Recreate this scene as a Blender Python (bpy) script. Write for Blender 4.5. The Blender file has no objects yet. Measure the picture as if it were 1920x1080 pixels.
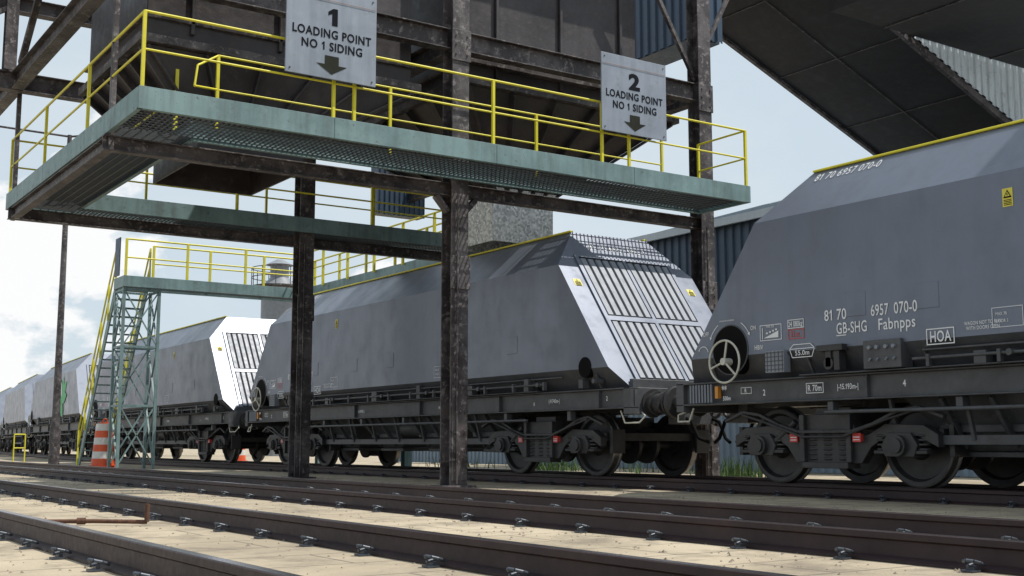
import bpy, math, random
from mathutils import Vector, Matrix
random.seed(7)
sc=bpy.context.scene
COL=sc.collection
sc.view_settings.view_transform='Standard'
sc.view_settings.look='None'
sc.view_settings.exposure=0

# ------------------------------------------------------------------ materials
def mk(name):
    m=bpy.data.materials.new(name); m.use_nodes=True
    nt=m.node_tree; b=nt.nodes['Principled BSDF']
    return m,nt,b
def noise(nt,vec,scale,detail=6,rough=.6,dist=0):
    n=nt.nodes.new('ShaderNodeTexNoise'); n.inputs['Scale'].default_value=scale
    n.inputs['Detail'].default_value=detail; n.inputs['Roughness'].default_value=rough
    n.inputs['Distortion'].default_value=dist
    nt.links.new(vec,n.inputs['Vector']); return n.outputs['Fac']
def mrange(nt,v,a,b,c=0,d=1):
    n=nt.nodes.new('ShaderNodeMapRange'); n.inputs[1].default_value=a;n.inputs[2].default_value=b
    n.inputs[3].default_value=c;n.inputs[4].default_value=d; nt.links.new(v,n.inputs[0]); return n.outputs[0]
def mixc(nt,f,a,b):
    n=nt.nodes.new('ShaderNodeMix'); n.data_type='RGBA'
    if isinstance(f,(int,float)): n.inputs[0].default_value=f
    else: nt.links.new(f,n.inputs[0])
    for s,v in ((6,a),(7,b)):
        if isinstance(v,tuple): n.inputs[s].default_value=(*v,1)
        else: nt.links.new(v,n.inputs[s])
    return n.outputs[2]
def weather(name,base,alt,fleck,rough=.6,metal=0,s1=.8,s2=14,fl=(.60,.68),flm=.8,streak=.4,bump=.15,altr=(.35,.7),vertical=True,streakcol=None,spec=.5,extra=None):
    m,nt,b=mk(name)
    g=nt.nodes.new('ShaderNodeNewGeometry')
    pos=g.outputs['Position']
    f1=mrange(nt,noise(nt,pos,s1,8,.65,.3),*altr)
    c=mixc(nt,f1,base,alt)
    mp=nt.nodes.new('ShaderNodeMapping'); nt.links.new(pos,mp.inputs[0])
    mp.inputs['Scale'].default_value=(5,5,.35) if vertical else (1,1,1)
    st=noise(nt,mp.outputs[0],1.6,5,.6)
    f2=mrange(nt,st,.45,.8,0,streak)
    c=mixc(nt,f2,c,streakcol or tuple(x*.45 for x in base))
    fn=noise(nt,pos,s2,8,.7)
    f3=mrange(nt,fn,fl[0],fl[1],0,flm)
    c=mixc(nt,f3,c,fleck)
    if extra:
        col,sc_,lo,hi,mx=extra
        c=mixc(nt,mrange(nt,noise(nt,pos,sc_,9,.75,.6),lo,hi,0,mx),c,col)
    nt.links.new(c,b.inputs['Base Color'])
    r=mrange(nt,fn,.3,.7,rough-.08,min(1,rough+.12)); nt.links.new(r,b.inputs['Roughness'])
    b.inputs['Metallic'].default_value=metal
    b.inputs['Specular IOR Level'].default_value=spec
    bp=nt.nodes.new('ShaderNodeBump'); bp.inputs['Strength'].default_value=bump; bp.inputs['Distance'].default_value=.02
    nt.links.new(fn,bp.inputs['Height']); nt.links.new(bp.outputs[0],b.inputs['Normal'])
    return m
def plain(name,col,rough=.5,metal=0,var=.25,scale=6,spec=.5):
    m,nt,b=mk(name)
    g=nt.nodes.new('ShaderNodeNewGeometry')
    f=mrange(nt,noise(nt,g.outputs['Position'],scale,6,.65),.35,.7)
    c=mixc(nt,f,col,tuple(x*(1-var) for x in col)); nt.links.new(c,b.inputs['Base Color'])
    b.inputs['Roughness'].default_value=rough; b.inputs['Metallic'].default_value=metal
    b.inputs['Specular IOR Level'].default_value=spec
    return m
RUST=weather('rusty_dark_steel',(.088,.079,.084),(.028,.023,.026),(.27,.25,.25),.55,0,2.0,11,(.54,.63),.6,.55,.5,altr=(.43,.55),extra=((.085,.045,.035),5,.58,.70,.5))
RUST2=weather('rusty_bin_plate',(.046,.041,.046),(.018,.015,.018),(.11,.085,.07),.46,0,.9,7,(.56,.70),.45,.7,.3,altr=(.4,.62),extra=((.065,.034,.028),2.6,.60,.75,.5))
TEAL=weather('teal_paint',(.18,.28,.292),(.115,.19,.20),(.075,.065,.055),.5,0,1.6,11,(.60,.67),.75,.8,.15,streakcol=(.08,.10,.10),altr=(.4,.65),extra=((.29,.38,.385),4,.58,.70,.45))
YEL=weather('yellow_paint',(.66,.60,.03),(.55,.50,.03),(.14,.10,.03),.45,0,3,25,(.66,.72),.7,.2,.1)
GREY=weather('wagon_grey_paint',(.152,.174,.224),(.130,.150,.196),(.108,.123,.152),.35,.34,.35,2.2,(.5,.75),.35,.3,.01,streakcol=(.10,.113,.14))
GREYD=weather('wagon_lower_dark_grey',(.068,.074,.088),(.044,.047,.054),(.14,.13,.12),.5,0,1.6,9,(.56,.70),.5,.4,.1)  # darker grey for the lower taper and bottom of the body
FRAME=weather('underframe_grime',(.078,.083,.093),(.040,.042,.046),(.135,.125,.11),.5,0,2.5,12,(.56,.72),.5,.4,.15)
BOG=weather('bogie_grime',(.036,.036,.039),(.014,.014,.015),(.10,.09,.078),.48,0,3,16,(.56,.70),.55,.3,.2)
RIBM=weather('end_sheet_galvanised',(.215,.238,.28),(.175,.195,.235),(.12,.13,.14),.48,.05,1.5,8,(.6,.75),.4,.35,.02)
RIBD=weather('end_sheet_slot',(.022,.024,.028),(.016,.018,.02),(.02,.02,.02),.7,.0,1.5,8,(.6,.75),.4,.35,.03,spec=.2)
SIGN=weather('sign_sheet',(.28,.32,.385),(.215,.25,.305),(.13,.13,.14),.45,.2,2.2,7,(.58,.72),.5,.5,.04)
SIGNT=plain('sign_lettering',(.008,.010,.016),.8,spec=.1)
ARROW=plain('arrow_olive',(.028,.030,.024),.8,spec=.1)
WHITE=plain('white_lettering',(.72,.74,.77),.6,0,.12,20)
REDL=plain('red_label',(.55,.05,.04),.5)
YELL=plain('warning_label_yellow',(.68,.60,.08),.5)
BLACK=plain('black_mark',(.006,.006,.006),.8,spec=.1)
ORNG=plain('orange_plastic',(.62,.09,.025),.5)
WBAND=plain('white_band',(.6,.6,.58),.45)
CREAM=plain('cream_handwheel',(.52,.52,.46),.5)
STEELB=plain('polished_rail_steel',(.28,.25,.26),.26,1,.4,5)
CLIPM=plain('rail_clip_steel',(.085,.10,.125),.42,.3,.4,30)
RAILM=weather('rail_rust_side',(.040,.024,.026),(.024,.016,.018),(.065,.040,.036),.5,0,3,20,(.6,.72),.5,.1,.1,spec=.3)
WHEELM=weather('wheel_disc',(.042,.043,.047),(.022,.022,.024),(.08,.072,.06),.45,.3,4,14,(.58,.72),.4,.1,.1)
TREAD=plain('wheel_tread',(.20,.20,.21),.32,.85,.35,9)
BLUE=weather('blue_cladding',(.034,.062,.106),(.027,.050,.086),(.09,.10,.11),.45,.1,.6,8,(.64,.75),.4,.3,.03)
LBLUE=weather('pale_blue_cladding',(.28,.36,.45),(.22,.29,.37),(.15,.15,.15),.5,0,.6,8,(.64,.75),.4,.3,.03)
ROOFM=weather('roof_sheet',(.50,.57,.63),(.42,.49,.54),(.25,.26,.26),.5,0,.6,5,(.64,.75),.4,.2,.03)
CORR=weather('corrugated_pale_sheet',(.78,.86,.92),(.56,.63,.68),(.18,.17,.16),.5,.0,.5,6,(.56,.72),.6,.8,.03)
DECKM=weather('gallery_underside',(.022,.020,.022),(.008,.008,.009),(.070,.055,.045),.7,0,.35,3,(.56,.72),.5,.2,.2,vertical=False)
GRATE=plain('grating_steel',(.07,.078,.085),.5,.3)
STONE=plain('limestone_load',(.45,.42,.37),.9,0,.5,12)
GREENL=plain('green_emblem',(.03,.40,.12),.5)
TANK=plain('tank_grey',(.22,.24,.27),.5)
def galv():
    m,nt,b=mk('galvanised_spangle')
    g=nt.nodes.new('ShaderNodeNewGeometry'); v=nt.nodes.new('ShaderNodeTexVoronoi'); v.inputs['Scale'].default_value=26
    nt.links.new(g.outputs['Position'],v.inputs['Vector'])
    f=mrange(nt,v.outputs['Color'],.1,.9)
    c=mixc(nt,f,(.34,.37,.40),(.88,.93,.96)); nt.links.new(c,b.inputs['Base Color'])
    b.inputs['Metallic'].default_value=.05; b.inputs['Roughness'].default_value=.45
    return m
GALV=galv()
def concrete():
    m,nt,b=mk('dusty_concrete')
    g=nt.nodes.new('ShaderNodeNewGeometry'); pos=g.outputs['Position']
    f1=mrange(nt,noise(nt,pos,.45,9,.66,.4),.40,.60)
    c=mixc(nt,f1,(.44,.375,.275),(.31,.26,.19))
    f2=mrange(nt,noise(nt,pos,1.5,10,.74,.3),.49,.63,0,.75)
    c=mixc(nt,f2,c,(.165,.137,.105))
    f3=mrange(nt,noise(nt,pos,24,6,.75),.56,.70,0,.35)
    c=mixc(nt,f3,c,(.50,.43,.33))
    f4=mrange(nt,noise(nt,pos,60,4,.7),.60,.72,0,.35)
    c=mixc(nt,f4,c,(.12,.10,.08))
    # slab joints
    br=nt.nodes.new('ShaderNodeTexBrick'); nt.links.new(pos,br.inputs['Vector'])
    br.inputs['Scale'].default_value=.42; br.inputs['Mortar Size'].default_value=.006; br.inputs['Mortar Smooth'].default_value=.3
    br.inputs['Color1'].default_value=(1,1,1,1); br.inputs['Color2'].default_value=(1,1,1,1); br.inputs['Mortar'].default_value=(0,0,0,1)
    f5=mrange(nt,br.outputs['Fac'],0,1,0,.65)
    c=mixc(nt,f5,c,(.09,.075,.06))
    nt.links.new(c,b.inputs['Base Color']); b.inputs['Roughness'].default_value=.92
    bp=nt.nodes.new('ShaderNodeBump'); bp.inputs['Strength'].default_value=.5; bp.inputs['Distance'].default_value=.04
    nt.links.new(noise(nt,pos,8,9,.72),bp.inputs['Height']); nt.links.new(bp.outputs[0],b.inputs['Normal'])
    return m
CONC=concrete()
GRASS=plain('grass_blade',(.06,.13,.028),.7,0,.5,3)

# ------------------------------------------------------------------ mesh builder
class M:
    def __init__(s): s.v=[];s.f=[];s.m=[];s.s=[]
    def add(s,vs,fs,m=0,sm=False):
        o=len(s.v); s.v+=[tuple(v) for v in vs]
        for f in fs: s.f.append([i+o for i in f]); s.m.append(m); s.s.append(sm)
        return s
    def box(s,x0,x1,y0,y1,z0,z1,m=0):
        return s.add([(x0,y0,z0),(x1,y0,z0),(x1,y1,z0),(x0,y1,z0),(x0,y0,z1),(x1,y0,z1),(x1,y1,z1),(x0,y1,z1)],
            [(0,3,2,1),(4,5,6,7),(0,1,5,4),(1,2,6,5),(2,3,7,6),(3,0,4,7)],m)
    def basis(s,p,q,up):
        p=Vector(p);q=Vector(q);d=(q-p).normalized();u=Vector(up)
        if abs(d.dot(u))>.98: u=Vector((0,1,0))
        r=d.cross(u).normalized();u=r.cross(d).normalized()
        return p,q,r,u
    def beam(s,p,q,w,h,m=0,up=(0,0,1)):
        p,q,r,u=s.basis(p,q,up); r*=w/2;u*=h/2
        return s.add([p-r-u,p+r-u,p+r+u,p-r+u,q-r-u,q+r-u,q+r+u,q-r+u],
            [(0,1,2,3),(5,4,7,6),(0,4,5,1),(1,5,6,2),(2,6,7,3),(3,7,4,0)],m)
    def ibeam(s,p,q,w,h,t=.02,m=0,up=(0,0,1)):
        p,q,r,u=s.basis(p,q,up)
        s.beam(p+u*(h/2-t/2),q+u*(h/2-t/2),w,t,m,up); s.beam(p-u*(h/2-t/2),q-u*(h/2-t/2),w,t,m,up)
        s.beam(p,q,t,h-2*t-.002,m,up); return s
    def cyl(s,p,q,r,n=12,m=0,r2=None,caps=True):
        p,q,a,b=s.basis(p,q,(0,0,1)); r2=r if r2 is None else r2
        A=[p+(a*math.cos(2*math.pi*i/n)+b*math.sin(2*math.pi*i/n))*r for i in range(n)]
        B=[q+(a*math.cos(2*math.pi*i/n)+b*math.sin(2*math.pi*i/n))*r2 for i in range(n)]
        s.add(A+B,[(i,i+n,(i+1)%n+n,(i+1)%n) for i in range(n)],m,True)
        if caps: s.add(A,[list(range(n))],m); s.add(B,[list(range(n))[::-1]],m)
        return s
    def tube(s,pts,r,n=7,m=0):
        for a,b in zip(pts[:-1],pts[1:]): s.cyl(a,b,r,n,m)
        return s
    def ring(s,c,ax,R,r,n=28,k=8,m=0):
        c=Vector(c);ax=Vector(ax).normalized();a=ax.orthogonal().normalized();b=ax.cross(a)
        vs=[]
        for i in range(n):
            t=2*math.pi*i/n;d=a*math.cos(t)+b*math.sin(t)
            for j in range(k):
                q=2*math.pi*j/k; vs.append(c+d*(R+r*math.cos(q))+ax*r*math.sin(q))
        fs=[(i*k+j,((i+1)%n)*k+j,((i+1)%n)*k+(j+1)%k,i*k+(j+1)%k) for i in range(n) for j in range(k)]
        return s.add(vs,fs,m,True)
    def lathe(s,prof,o,ax,n=40,mats=None):
        o=Vector(o);ax=Vector(ax);a=Vector((0,1,0));b=Vector((0,0,1))
        for k,((t0,r0),(t1,r1)) in enumerate(zip(prof[:-1],prof[1:])):
            A=[o+ax*t0+(a*math.cos(2*math.pi*i/n)+b*math.sin(2*math.pi*i/n))*r0 for i in range(n)]
            B=[o+ax*t1+(a*math.cos(2*math.pi*i/n)+b*math.sin(2*math.pi*i/n))*r1 for i in range(n)]
            s.add(A+B,[(i,i+n,(i+1)%n+n,(i+1)%n) for i in range(n)],mats[k] if mats else 0,True)
        return s
    def prism(s,poly,ax,a,b,m=0):
        def P(u,v,t):
            return (t,u,v) if ax=='x' else ((u,t,v) if ax=='y' else (u,v,t))
        n=len(poly)
        A=[P(u,v,a) for u,v in poly];B=[P(u,v,b) for u,v in poly]
        return s.add(A+B,[list(range(n)),list(range(n,2*n))[::-1]]+[(i,i+n,(i+1)%n+n,(i+1)%n) for i in range(n)],m)
    def frustum(s,b0,z0,b1,z1,m=0,caps=True):
        (x0,x1,y0,y1),(X0,X1,Y0,Y1)=b0,b1
        fs=[(0,1,5,4),(1,2,6,5),(2,3,7,6),(3,0,4,7)]
        if caps: fs+=[(0,3,2,1),(4,5,6,7)]
        return s.add([(x0,y0,z0),(x1,y0,z0),(x1,y1,z0),(x0,y1,z0),(X0,Y0,z1),(X1,Y0,z1),(X1,Y1,z1),(X0,Y1,z1)],fs,m)
    def corr(s,ax,fix,a0,a1,z0,z1,pitch=.2,dep=.035,m=0):
        fz0=z0 if callable(z0) else (lambda t:z0); fz1=z1 if callable(z1) else (lambda t:z1)
        pts=[];t=a0
        while t<a1-1e-6:
            for d,o in ((0,0),(.42,0),(.5,1),(.92,1)):
                if t+d*pitch<=a1: pts.append((t+d*pitch,fix-o*dep))
            t+=pitch
        pts.append((a1,fix))
        vs=[]
        for t,o in pts:
            for z in (fz0(t),fz1(t)): vs.append((o,t,z) if ax=='y' else (t,o,z))
        return s.add(vs,[(2*i,2*i+2,2*i+3,2*i+1) for i in range(len(pts)-1)],m)
    def text(s,body,h,origin,xd,yd,m=0,bold=0,sx=1,align='LEFT',sp=1,fit=None):
        vs,fs,w=textgeo(body,bold,sp)
        k=h/CAP[0]
        if fit: sx=fit/(w*k)
        off=0 if align=='LEFT' else -w*k*sx/2
        o=Vector(origin);xd=Vector(xd);yd=Vector(yd)
        return s.add([o+xd*(v[0]*k*sx+off)+yd*(v[1]*k) for v in vs],fs,m)
    def obj(s,name,mats,parent=None,off=(0,0,0),bevel=0,loc=None,label=None,seg=1):
        me=bpy.data.meshes.new(name)
        ox,oy,oz=off
        me.from_pydata([(x-ox,y-oy,z-oz) for x,y,z in s.v],[],s.f)
        for mt in (mats if isinstance(mats,(list,tuple)) else [mats]): me.materials.append(mt)
        me.polygons.foreach_set('material_index',s.m); me.polygons.foreach_set('use_smooth',s.s)
        me.update()
        ob=bpy.data.objects.new(name,me); COL.objects.link(ob)
        if parent: ob.parent=parent
        if loc: ob.location=loc
        if bevel:
            b=ob.modifiers.new('b','BEVEL'); b.width=bevel; b.segments=seg; b.limit_method='ANGLE'; b.angle_limit=math.radians(40)
        if label: ob['label']=label
        return ob
_gc={}
def rawglyph(body,bold):
    c=bpy.data.curves.new('t','FONT'); c.body=body; c.size=1; c.offset=bold; c.resolution_u=3
    o=bpy.data.objects.new('t',c); COL.objects.link(o)
    dg=bpy.context.evaluated_depsgraph_get()
    me=bpy.data.meshes.new_from_object(o.evaluated_get(dg))
    vs=[tuple(v.co) for v in me.vertices]; fs=[list(p.vertices) for p in me.polygons]
    bpy.data.objects.remove(o); bpy.data.curves.remove(c); bpy.data.meshes.remove(me)
    return vs,fs
_h=rawglyph('H',0)[0]; CAP=[max(v[1] for v in _h)]; _hw=max(v[0] for v in _h)
def glyph(ch,bold):
    k=(ch,bold)
    if k in _gc: return _gc[k]
    if ch==' ': r=([],[],CAP[0]*.42)
    elif ch=='1':
        H=CAP[0]; w=.095+2*bold; x0=.20-bold;x1=x0+w
        r=([(x0,0,0),(x1,0,0),(x1,H,0),(x1-w*.8,H,0),(x0-.13,H-.15,0),(x0-.13,H-.25-bold,0),(x0,H-.17-bold,0)],[[0,1,2,3,4,5,6]],.44)
    else:
        vs,fs=rawglyph(ch,bold)
        v2,_=rawglyph(ch+'H',0)
        r=(vs,fs,max(v[0] for v in v2)-_hw)
    _gc[k]=r; return r
def textgeo(body,bold,sp):
    vs=[];fs=[];x=0
    for ch in body:
        v,f,a=glyph(ch,bold); o=len(vs)
        vs+=[(p[0]+x,p[1],0) for p in v]; fs+=[[i+o for i in q] for q in f]
        x+=a*sp+bold
    return vs,fs,max([v[0] for v in vs] or [0])
def thing(name,label,cat,loc=(0,0,0),rz=0,group=None):
    e=bpy.data.objects.new(name,None); e.empty_display_size=.3; COL.objects.link(e)
    e.location=loc; e.rotation_euler=(0,0,rz); e['label']=label; e['category']=cat
    if group: e['group']=group
    return e
def tag(o,label=None,cat=None,group=None,kind=None):
    if label:o['label']=label
    if cat:o['category']=cat
    if group:o['group']=group
    if kind:o['kind']=kind
    return o
def copytree(src,parent=None,skip=()):
    n=src.copy(); COL.objects.link(n)
    if parent: n.parent=parent; n.matrix_parent_inverse=src.matrix_parent_inverse.copy()
    for ch in src.children:
        if ch.name.split('.')[0] in skip: continue
        copytree(ch,n,skip)
    return n

# ------------------------------------------------------------------ world, sun, camera
sunv=Vector((.38,-.29,.87)).normalized()
w=bpy.data.worlds.new("World"); sc.world=w; w.use_nodes=True
nt=w.node_tree; bg=nt.nodes['Background']
sky=nt.nodes.new('ShaderNodeTexSky'); sky.sky_type='NISHITA'; sky.sun_disc=False
sky.sun_elevation=math.asin(sunv.z); sky.sun_rotation=math.atan2(sunv.x,sunv.y)
sky.dust_density=1.5; sky.air_density=1.0
tc=nt.nodes.new('ShaderNodeTexCoord'); mp=nt.nodes.new('ShaderNodeMapping')
nt.links.new(tc.outputs['Generated'],mp.inputs[0]); mp.inputs['Scale'].default_value=(1,1,1.7)
mp.inputs['Location'].default_value=(.35,.1,.2)
n1=noise(nt,mp.outputs[0],6.0,14,.56,.15)
sep=nt.nodes.new('ShaderNodeSeparateXYZ'); nt.links.new(tc.outputs['Generated'],sep.inputs[0])
low=mrange(nt,sep.outputs[2],.02,.24,.15,-.07)
ad=nt.nodes.new('ShaderNodeMath'); ad.operation='ADD'; nt.links.new(n1,ad.inputs[0]); nt.links.new(low,ad.inputs[1])
cf=mrange(nt,ad.outputs[0],.555,.60,0,1)
n2=mrange(nt,noise(nt,mp.outputs[0],2.5,8,.6,.3),.45,.7,0,.5)
hz=mixc(nt,.88,sky.outputs[0],(6.0,6.95,7.65))
hz=mixc(nt,n2,hz,(7.6,8.0,8.3))
cc=mixc(nt,cf,hz,(8.9,8.95,9.0))
nt.links.new(cc,bg.inputs[0]); bg.inputs[1].default_value=.110
sl=bpy.data.lights.new('sun','SUN'); sl.energy=5.0; sl.angle=math.radians(.5); sl.color=(1,.95,.87)
so=bpy.data.objects.new('sun',sl); COL.objects.link(so); so.rotation_euler=sunv.to_track_quat('Z','Y').to_euler()
cam=bpy.data.cameras.new('camera'); co=bpy.data.objects.new('camera',cam); COL.objects.link(co)
co.location=(0,0,.64); co.rotation_euler=(math.radians(90+7.43),0,math.radians(-33.9))
cam.sensor_width=36; cam.lens=42.0; cam.clip_end=5000; cam.clip_start=.05; sc.camera=co

# ------------------------------------------------------------------ ground
g=M(); g.add([(-1500,-1500,0),(1500,-1500,0),(1500,2500,0),(-1500,2500,0)],[(0,1,2,3)])
tag(g.obj('ground',CONC),'pale dusty concrete yard around the sidings','ground',kind='structure')
m=M()
for k in range(4500):
    y=2.5+22*random.random()**1.4; x=random.choice((1.75,3.35,5.4,7.0,7.0,9.5,4.3))+random.gauss(0,.36); s=random.uniform(.004,.014)*(1.7 if random.random()<.06 else 1)
    a=random.uniform(0,6.28); c,d=math.cos(a)*s,math.sin(a)*s
    m.add([(x-c,y-d,0),(x+d,y-c*.8,0),(x+c*1.1,y+d,0),(x-d,y+c,0),(x+random.gauss(0,s*.3),y,s*random.uniform(.6,1.1))],[(0,1,4),(1,2,4),(2,3,4),(3,0,4)])
tag(m.obj('gravel',plain('loose_chippings',(.28,.235,.18),.9,0,.6,40)),'loose stone chippings scattered around the rails','gravel',kind='stuff')

# ------------------------------------------------------------------ tracks
RP=[(-.08,0),(.08,0),(.08,.012),(.015,.03),(.012,.115),(.036,.125),(.036,.155),(.028,.16),(-.028,.16),(-.036,.155),(-.036,.122),(-.012,.110),(-.015,.03),(-.08,.012)]
def rail_mesh(path):
    m=M()
    n=len(RP); rings=[]
    for i,(x,y) in enumerate(path):
        a=path[max(0,i-1)];b=path[min(len(path)-1,i+1)]
        d=Vector((b[0]-a[0],b[1]-a[1],0)).normalized(); r=Vector((d.y,-d.x,0))
        rings.append([Vector((x,y,.002))+r*u+Vector((0,0,v)) for u,v in RP])
    for A,B in zip(rings[:-1],rings[1:]):
        for k in range(n):
            j=(k+1)%n
            m.add([A[k],A[j],B[j],B[k]],[(0,1,2,3)],1 if k ==7 else 0)
    m.add(rings[0],[list(range(n))]); m.add(rings[-1],[list(range(n))])
    return m
clipM=M()
clipM.box(-.150,-.082,-.035,.035,.0,.010)
clipM.tube([(-.050,-.028,.032),(-.09,-.038,.045),(-.13,-.030,.055),(-.148,0,.058),(-.13,.030,.05),(-.10,.034,.042),(-.082,.010,.042),(-.105,-.004,.037),(-.145,-.004,.028)],.0095,6)
clipM.box(-.118,-.094,-.024,.024,.010,.030)
clipmesh=None
def pair(center,gauge=1.505):
    out=[]
    for s in (-1,1):
        p=[]
        for i,(x,y) in enumerate(center):
            a=center[max(0,i-1)];b=center[min(len(center)-1,i+1)]
            d=Vector((b[0]-a[0],b[1]-a[1],0)).normalized(); r=Vector((d.y,-d.x,0))
            p.append((x+r.x*s*gauge/2,y+r.y*s*gauge/2))
        out.append(p)
    return out
tracks=[([(2.58,-30),(2.58,120)],'railway track with clipped rusty rails beside a bent pipe',(1.6,26),.78),
        ([(6.22,-30),(6.22,120)],'railway siding track running under the first loading chute',(3,30),.80)]
CEN=[(11.9,-30),(11.9,27.6),(12.0,35),(12.25,42.8),(12.85,50),(13.6,57.9),(15.4,73),(17.2,88.1),(19,103.2),(20.8,118.3)]
tracks.append((CEN,'railway track carrying the train of grey wagons',(5,27),.8))
for ci,(cen,lab,(ya,yb),sp) in enumerate(tracks):
    T=thing('railway_track',lab,'railway track',(cen[0][0],0,0),group='parallel railway sidings')
    for p in pair(cen):
        rail_mesh(p).obj('rail',[RAILM,STEELB],T,off=(cen[0][0],0,0))
        y=ya
        while y<yb:
            if clipmesh is None:
                o=clipM.obj('rail_clip',CLIPM,T); clipmesh=o.data
            else:
                o=bpy.data.objects.new('rail_clip',clipmesh); COL.objects.link(o); o.parent=T
            o.location=(p[0][0]-cen[0][0]-.02,y,.003)
            o.rotation_euler=(0,0,random.gauss(0,.05))
            y+=sp+random.gauss(0,.012)

# ------------------------------------------------------------------ wagons
L=7.6
def ee(z): return .70+(z-1.5)*.7347
NX=(0,-1,0); NZ=(0,0,1)
AMB=plain('amber_reflector',(.6,.24,.03),.4)
def build_wagon(num,label):
    W=thing('hopper_wagon',label,'railway wagon',group='hopper wagons coupled in one train')
    prof=[(1.10,1.42),(1.35,1.72),(1.35,3.33),(.76,3.95)]
    b=M()
    for s in (-1,1):
        for k in range(3):
            (x0,z0),(x1,z1)=prof[k],prof[k+1]
            y0=L-ee(z0);y1=L-ee(z1)
            q=[(s*x0,-y0,z0),(s*x0,y0,z0),(s*x1,y1,z1),(s*x1,-y1,z1)]
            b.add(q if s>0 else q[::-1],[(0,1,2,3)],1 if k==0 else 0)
    for s in (-1,1):
        ring=[(x,s*(L-ee(z)),z) for x,z in prof]+[(-x,s*(L-ee(z)),z) for x,z in prof[::-1]]
        b.add(ring if s<0 else ring[::-1],[list(range(8))],0)
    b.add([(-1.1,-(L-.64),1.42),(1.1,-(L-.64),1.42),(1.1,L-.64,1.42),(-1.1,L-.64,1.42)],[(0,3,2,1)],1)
    yt=L-ee(3.95)
    o=[(-.76,-yt,3.95),(.76,-yt,3.95),(.76,yt,3.95),(-.76,yt,3.95)]
    i=[(-.70,-yt+.07,3.95),(.70,-yt+.07,3.95),(.70,yt-.07,3.95),(-.70,yt-.07,3.95)]
    f=[(-1.05,-yt+.1,3.45),(1.05,-yt+.1,3.45),(1.05,yt-.1,3.45),(-1.05,yt-.1,3.45)]
    b.add(o+i+f,[(0,1,5,4),(1,2,6,5),(2,3,7,6),(3,0,4,7),(4,5,9,8),(5,6,10,9),(6,7,11,10),(7,4,8,11)],0)
    b.add(f,[(0,1,2,3)],2)
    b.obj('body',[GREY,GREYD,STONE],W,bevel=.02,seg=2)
    for s in (-1,1):
        for yy in (-4.3,-2.4,-.2,1.3,3.1,4.05):
            p=M(); p.box(s*1.352-.004,s*1.352+.004,yy-.15,yy+.15,2.05,2.32)
            p.obj('inspection_plate',GREY,W,bevel=.003)
    for s in (-1,1):
        y=M(); y.box(s*.755-.03,s*.755+.03,-yt,yt,3.952,3.98)
        y.obj('top_rail',YEL,W,bevel=.006)
    for s in (-1,1):
        r=M()
        def E(x,z,n=0):
            return Vector((x,s*(L-ee(z)),z))+Vector((0,s*.806,.592))*n
        up=Vector((0,s*.806,.592))
        def plate(x0,x1,z0,z1,n0,n1,m=0):
            vs=[E(x0,z0,n0),E(x1,z0,n0),E(x1,z1,n0),E(x0,z1,n0),E(x0,z0,n1),E(x1,z0,n1),E(x1,z1,n1),E(x0,z1,n1)]
            r.add(vs,[(0,1,2,3),(7,6,5,4),(0,4,5,1),(1,5,6,2),(2,6,7,3),(3,7,4,0)],m)
        x0_=.90
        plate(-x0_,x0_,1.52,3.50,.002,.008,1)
        for side in (-1,1):
            xl,xr=(-x0_,-.03) if side<0 else (.03,x0_)
            nr=6; pitch=(xr-xl)/nr
            for k in range(nr):
                x=xl+pitch*(k+.5)
                for (za,zb) in ((1.56,2.42),(2.53,3.46)):
                    A=E(x,za,.009);B=E(x,zb,.009);hw=pitch*.36;ht=.022
                    xv=Vector((1,0,0));u=up*ht
                    vs=[A-xv*hw,A+xv*hw,A+xv*hw*.86+u,A-xv*hw*.86+u,B-xv*hw,B+xv*hw,B+xv*hw*.86+u,B-xv*hw*.86+u]
                    r.add(vs,[(0,1,2,3),(5,4,7,6),(1,5,6,2),(2,6,7,3),(3,7,4,0)],0)
        plate(-x0_,x0_,2.44,2.51,.008,.030,2)
        for za,zb in ((1.53,2.438),(2.512,3.49)): plate(-.03,.03,za,zb,.009,.029,2)
        for x in (-1,1): plate(min(x*x0_,x*(x0_+.07)),max(x*x0_,x*(x0_+.07)),1.50,3.52,.002,.030,2)
        plate(-x0_,x0_,1.50,1.53,.009,.030,2)
        plate(-x0_,x0_,3.49,3.52,.009,.030,2)
        r.obj('end_panel',[RIBM,RIBD,GREY],W)
    fr=M()
    for s in (-1,1):
        x=s*1.20
        fr.box(x-.012,x+.012,-L+.48,L-.48,1.15,1.40)
        fr.box(x-.08,x+.08,-L+.48,L-.48,1.40,1.42)
        fr.box(x-.08,x+.08,-L+.48,L-.48,1.13,1.15)
        for k in range(6):
            yy=-L+1.2+k*2.6
            fr.box(min(x,x+s*.07),max(x,x+s*.07),yy-.006,yy+.006,1.15,1.40)
        for yy in [-6.4+1.6*k for k in range(9)]:
            fr.beam((s*1.19,yy,1.42),(s*1.30,yy,1.64),.025,.04)
        fr.box(min(s*1.14,s*1.36),max(s*1.14,s*1.36),-5.0,4.9,1.425,1.44)
    for s in (-1,1):
        fr.box(-1.28,1.28,min(s*(L-.48),s*(L-.62)),max(s*(L-.48),s*(L-.62)),1.05,1.42)
        fr.box(-.3,.3,min(s*(L-.46),s*(L-.8)),max(s*(L-.46),s*(L-.8)),.92,1.3)
        fr.box(-1.1,1.1,min(s*(L-.62),s*(L-.70)),max(s*(L-.62),s*(L-.70)),1.42,1.55)
    for yy in (-5,-3.6,0,3.6,5): fr.box(-1.18,1.18,yy-.06,yy+.06,1.16,1.36)
    fr.box(-.2,.2,-L+.6,L-.6,1.12,1.38)
    fr.obj('underframe',FRAME,W,bevel=.005)
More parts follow.
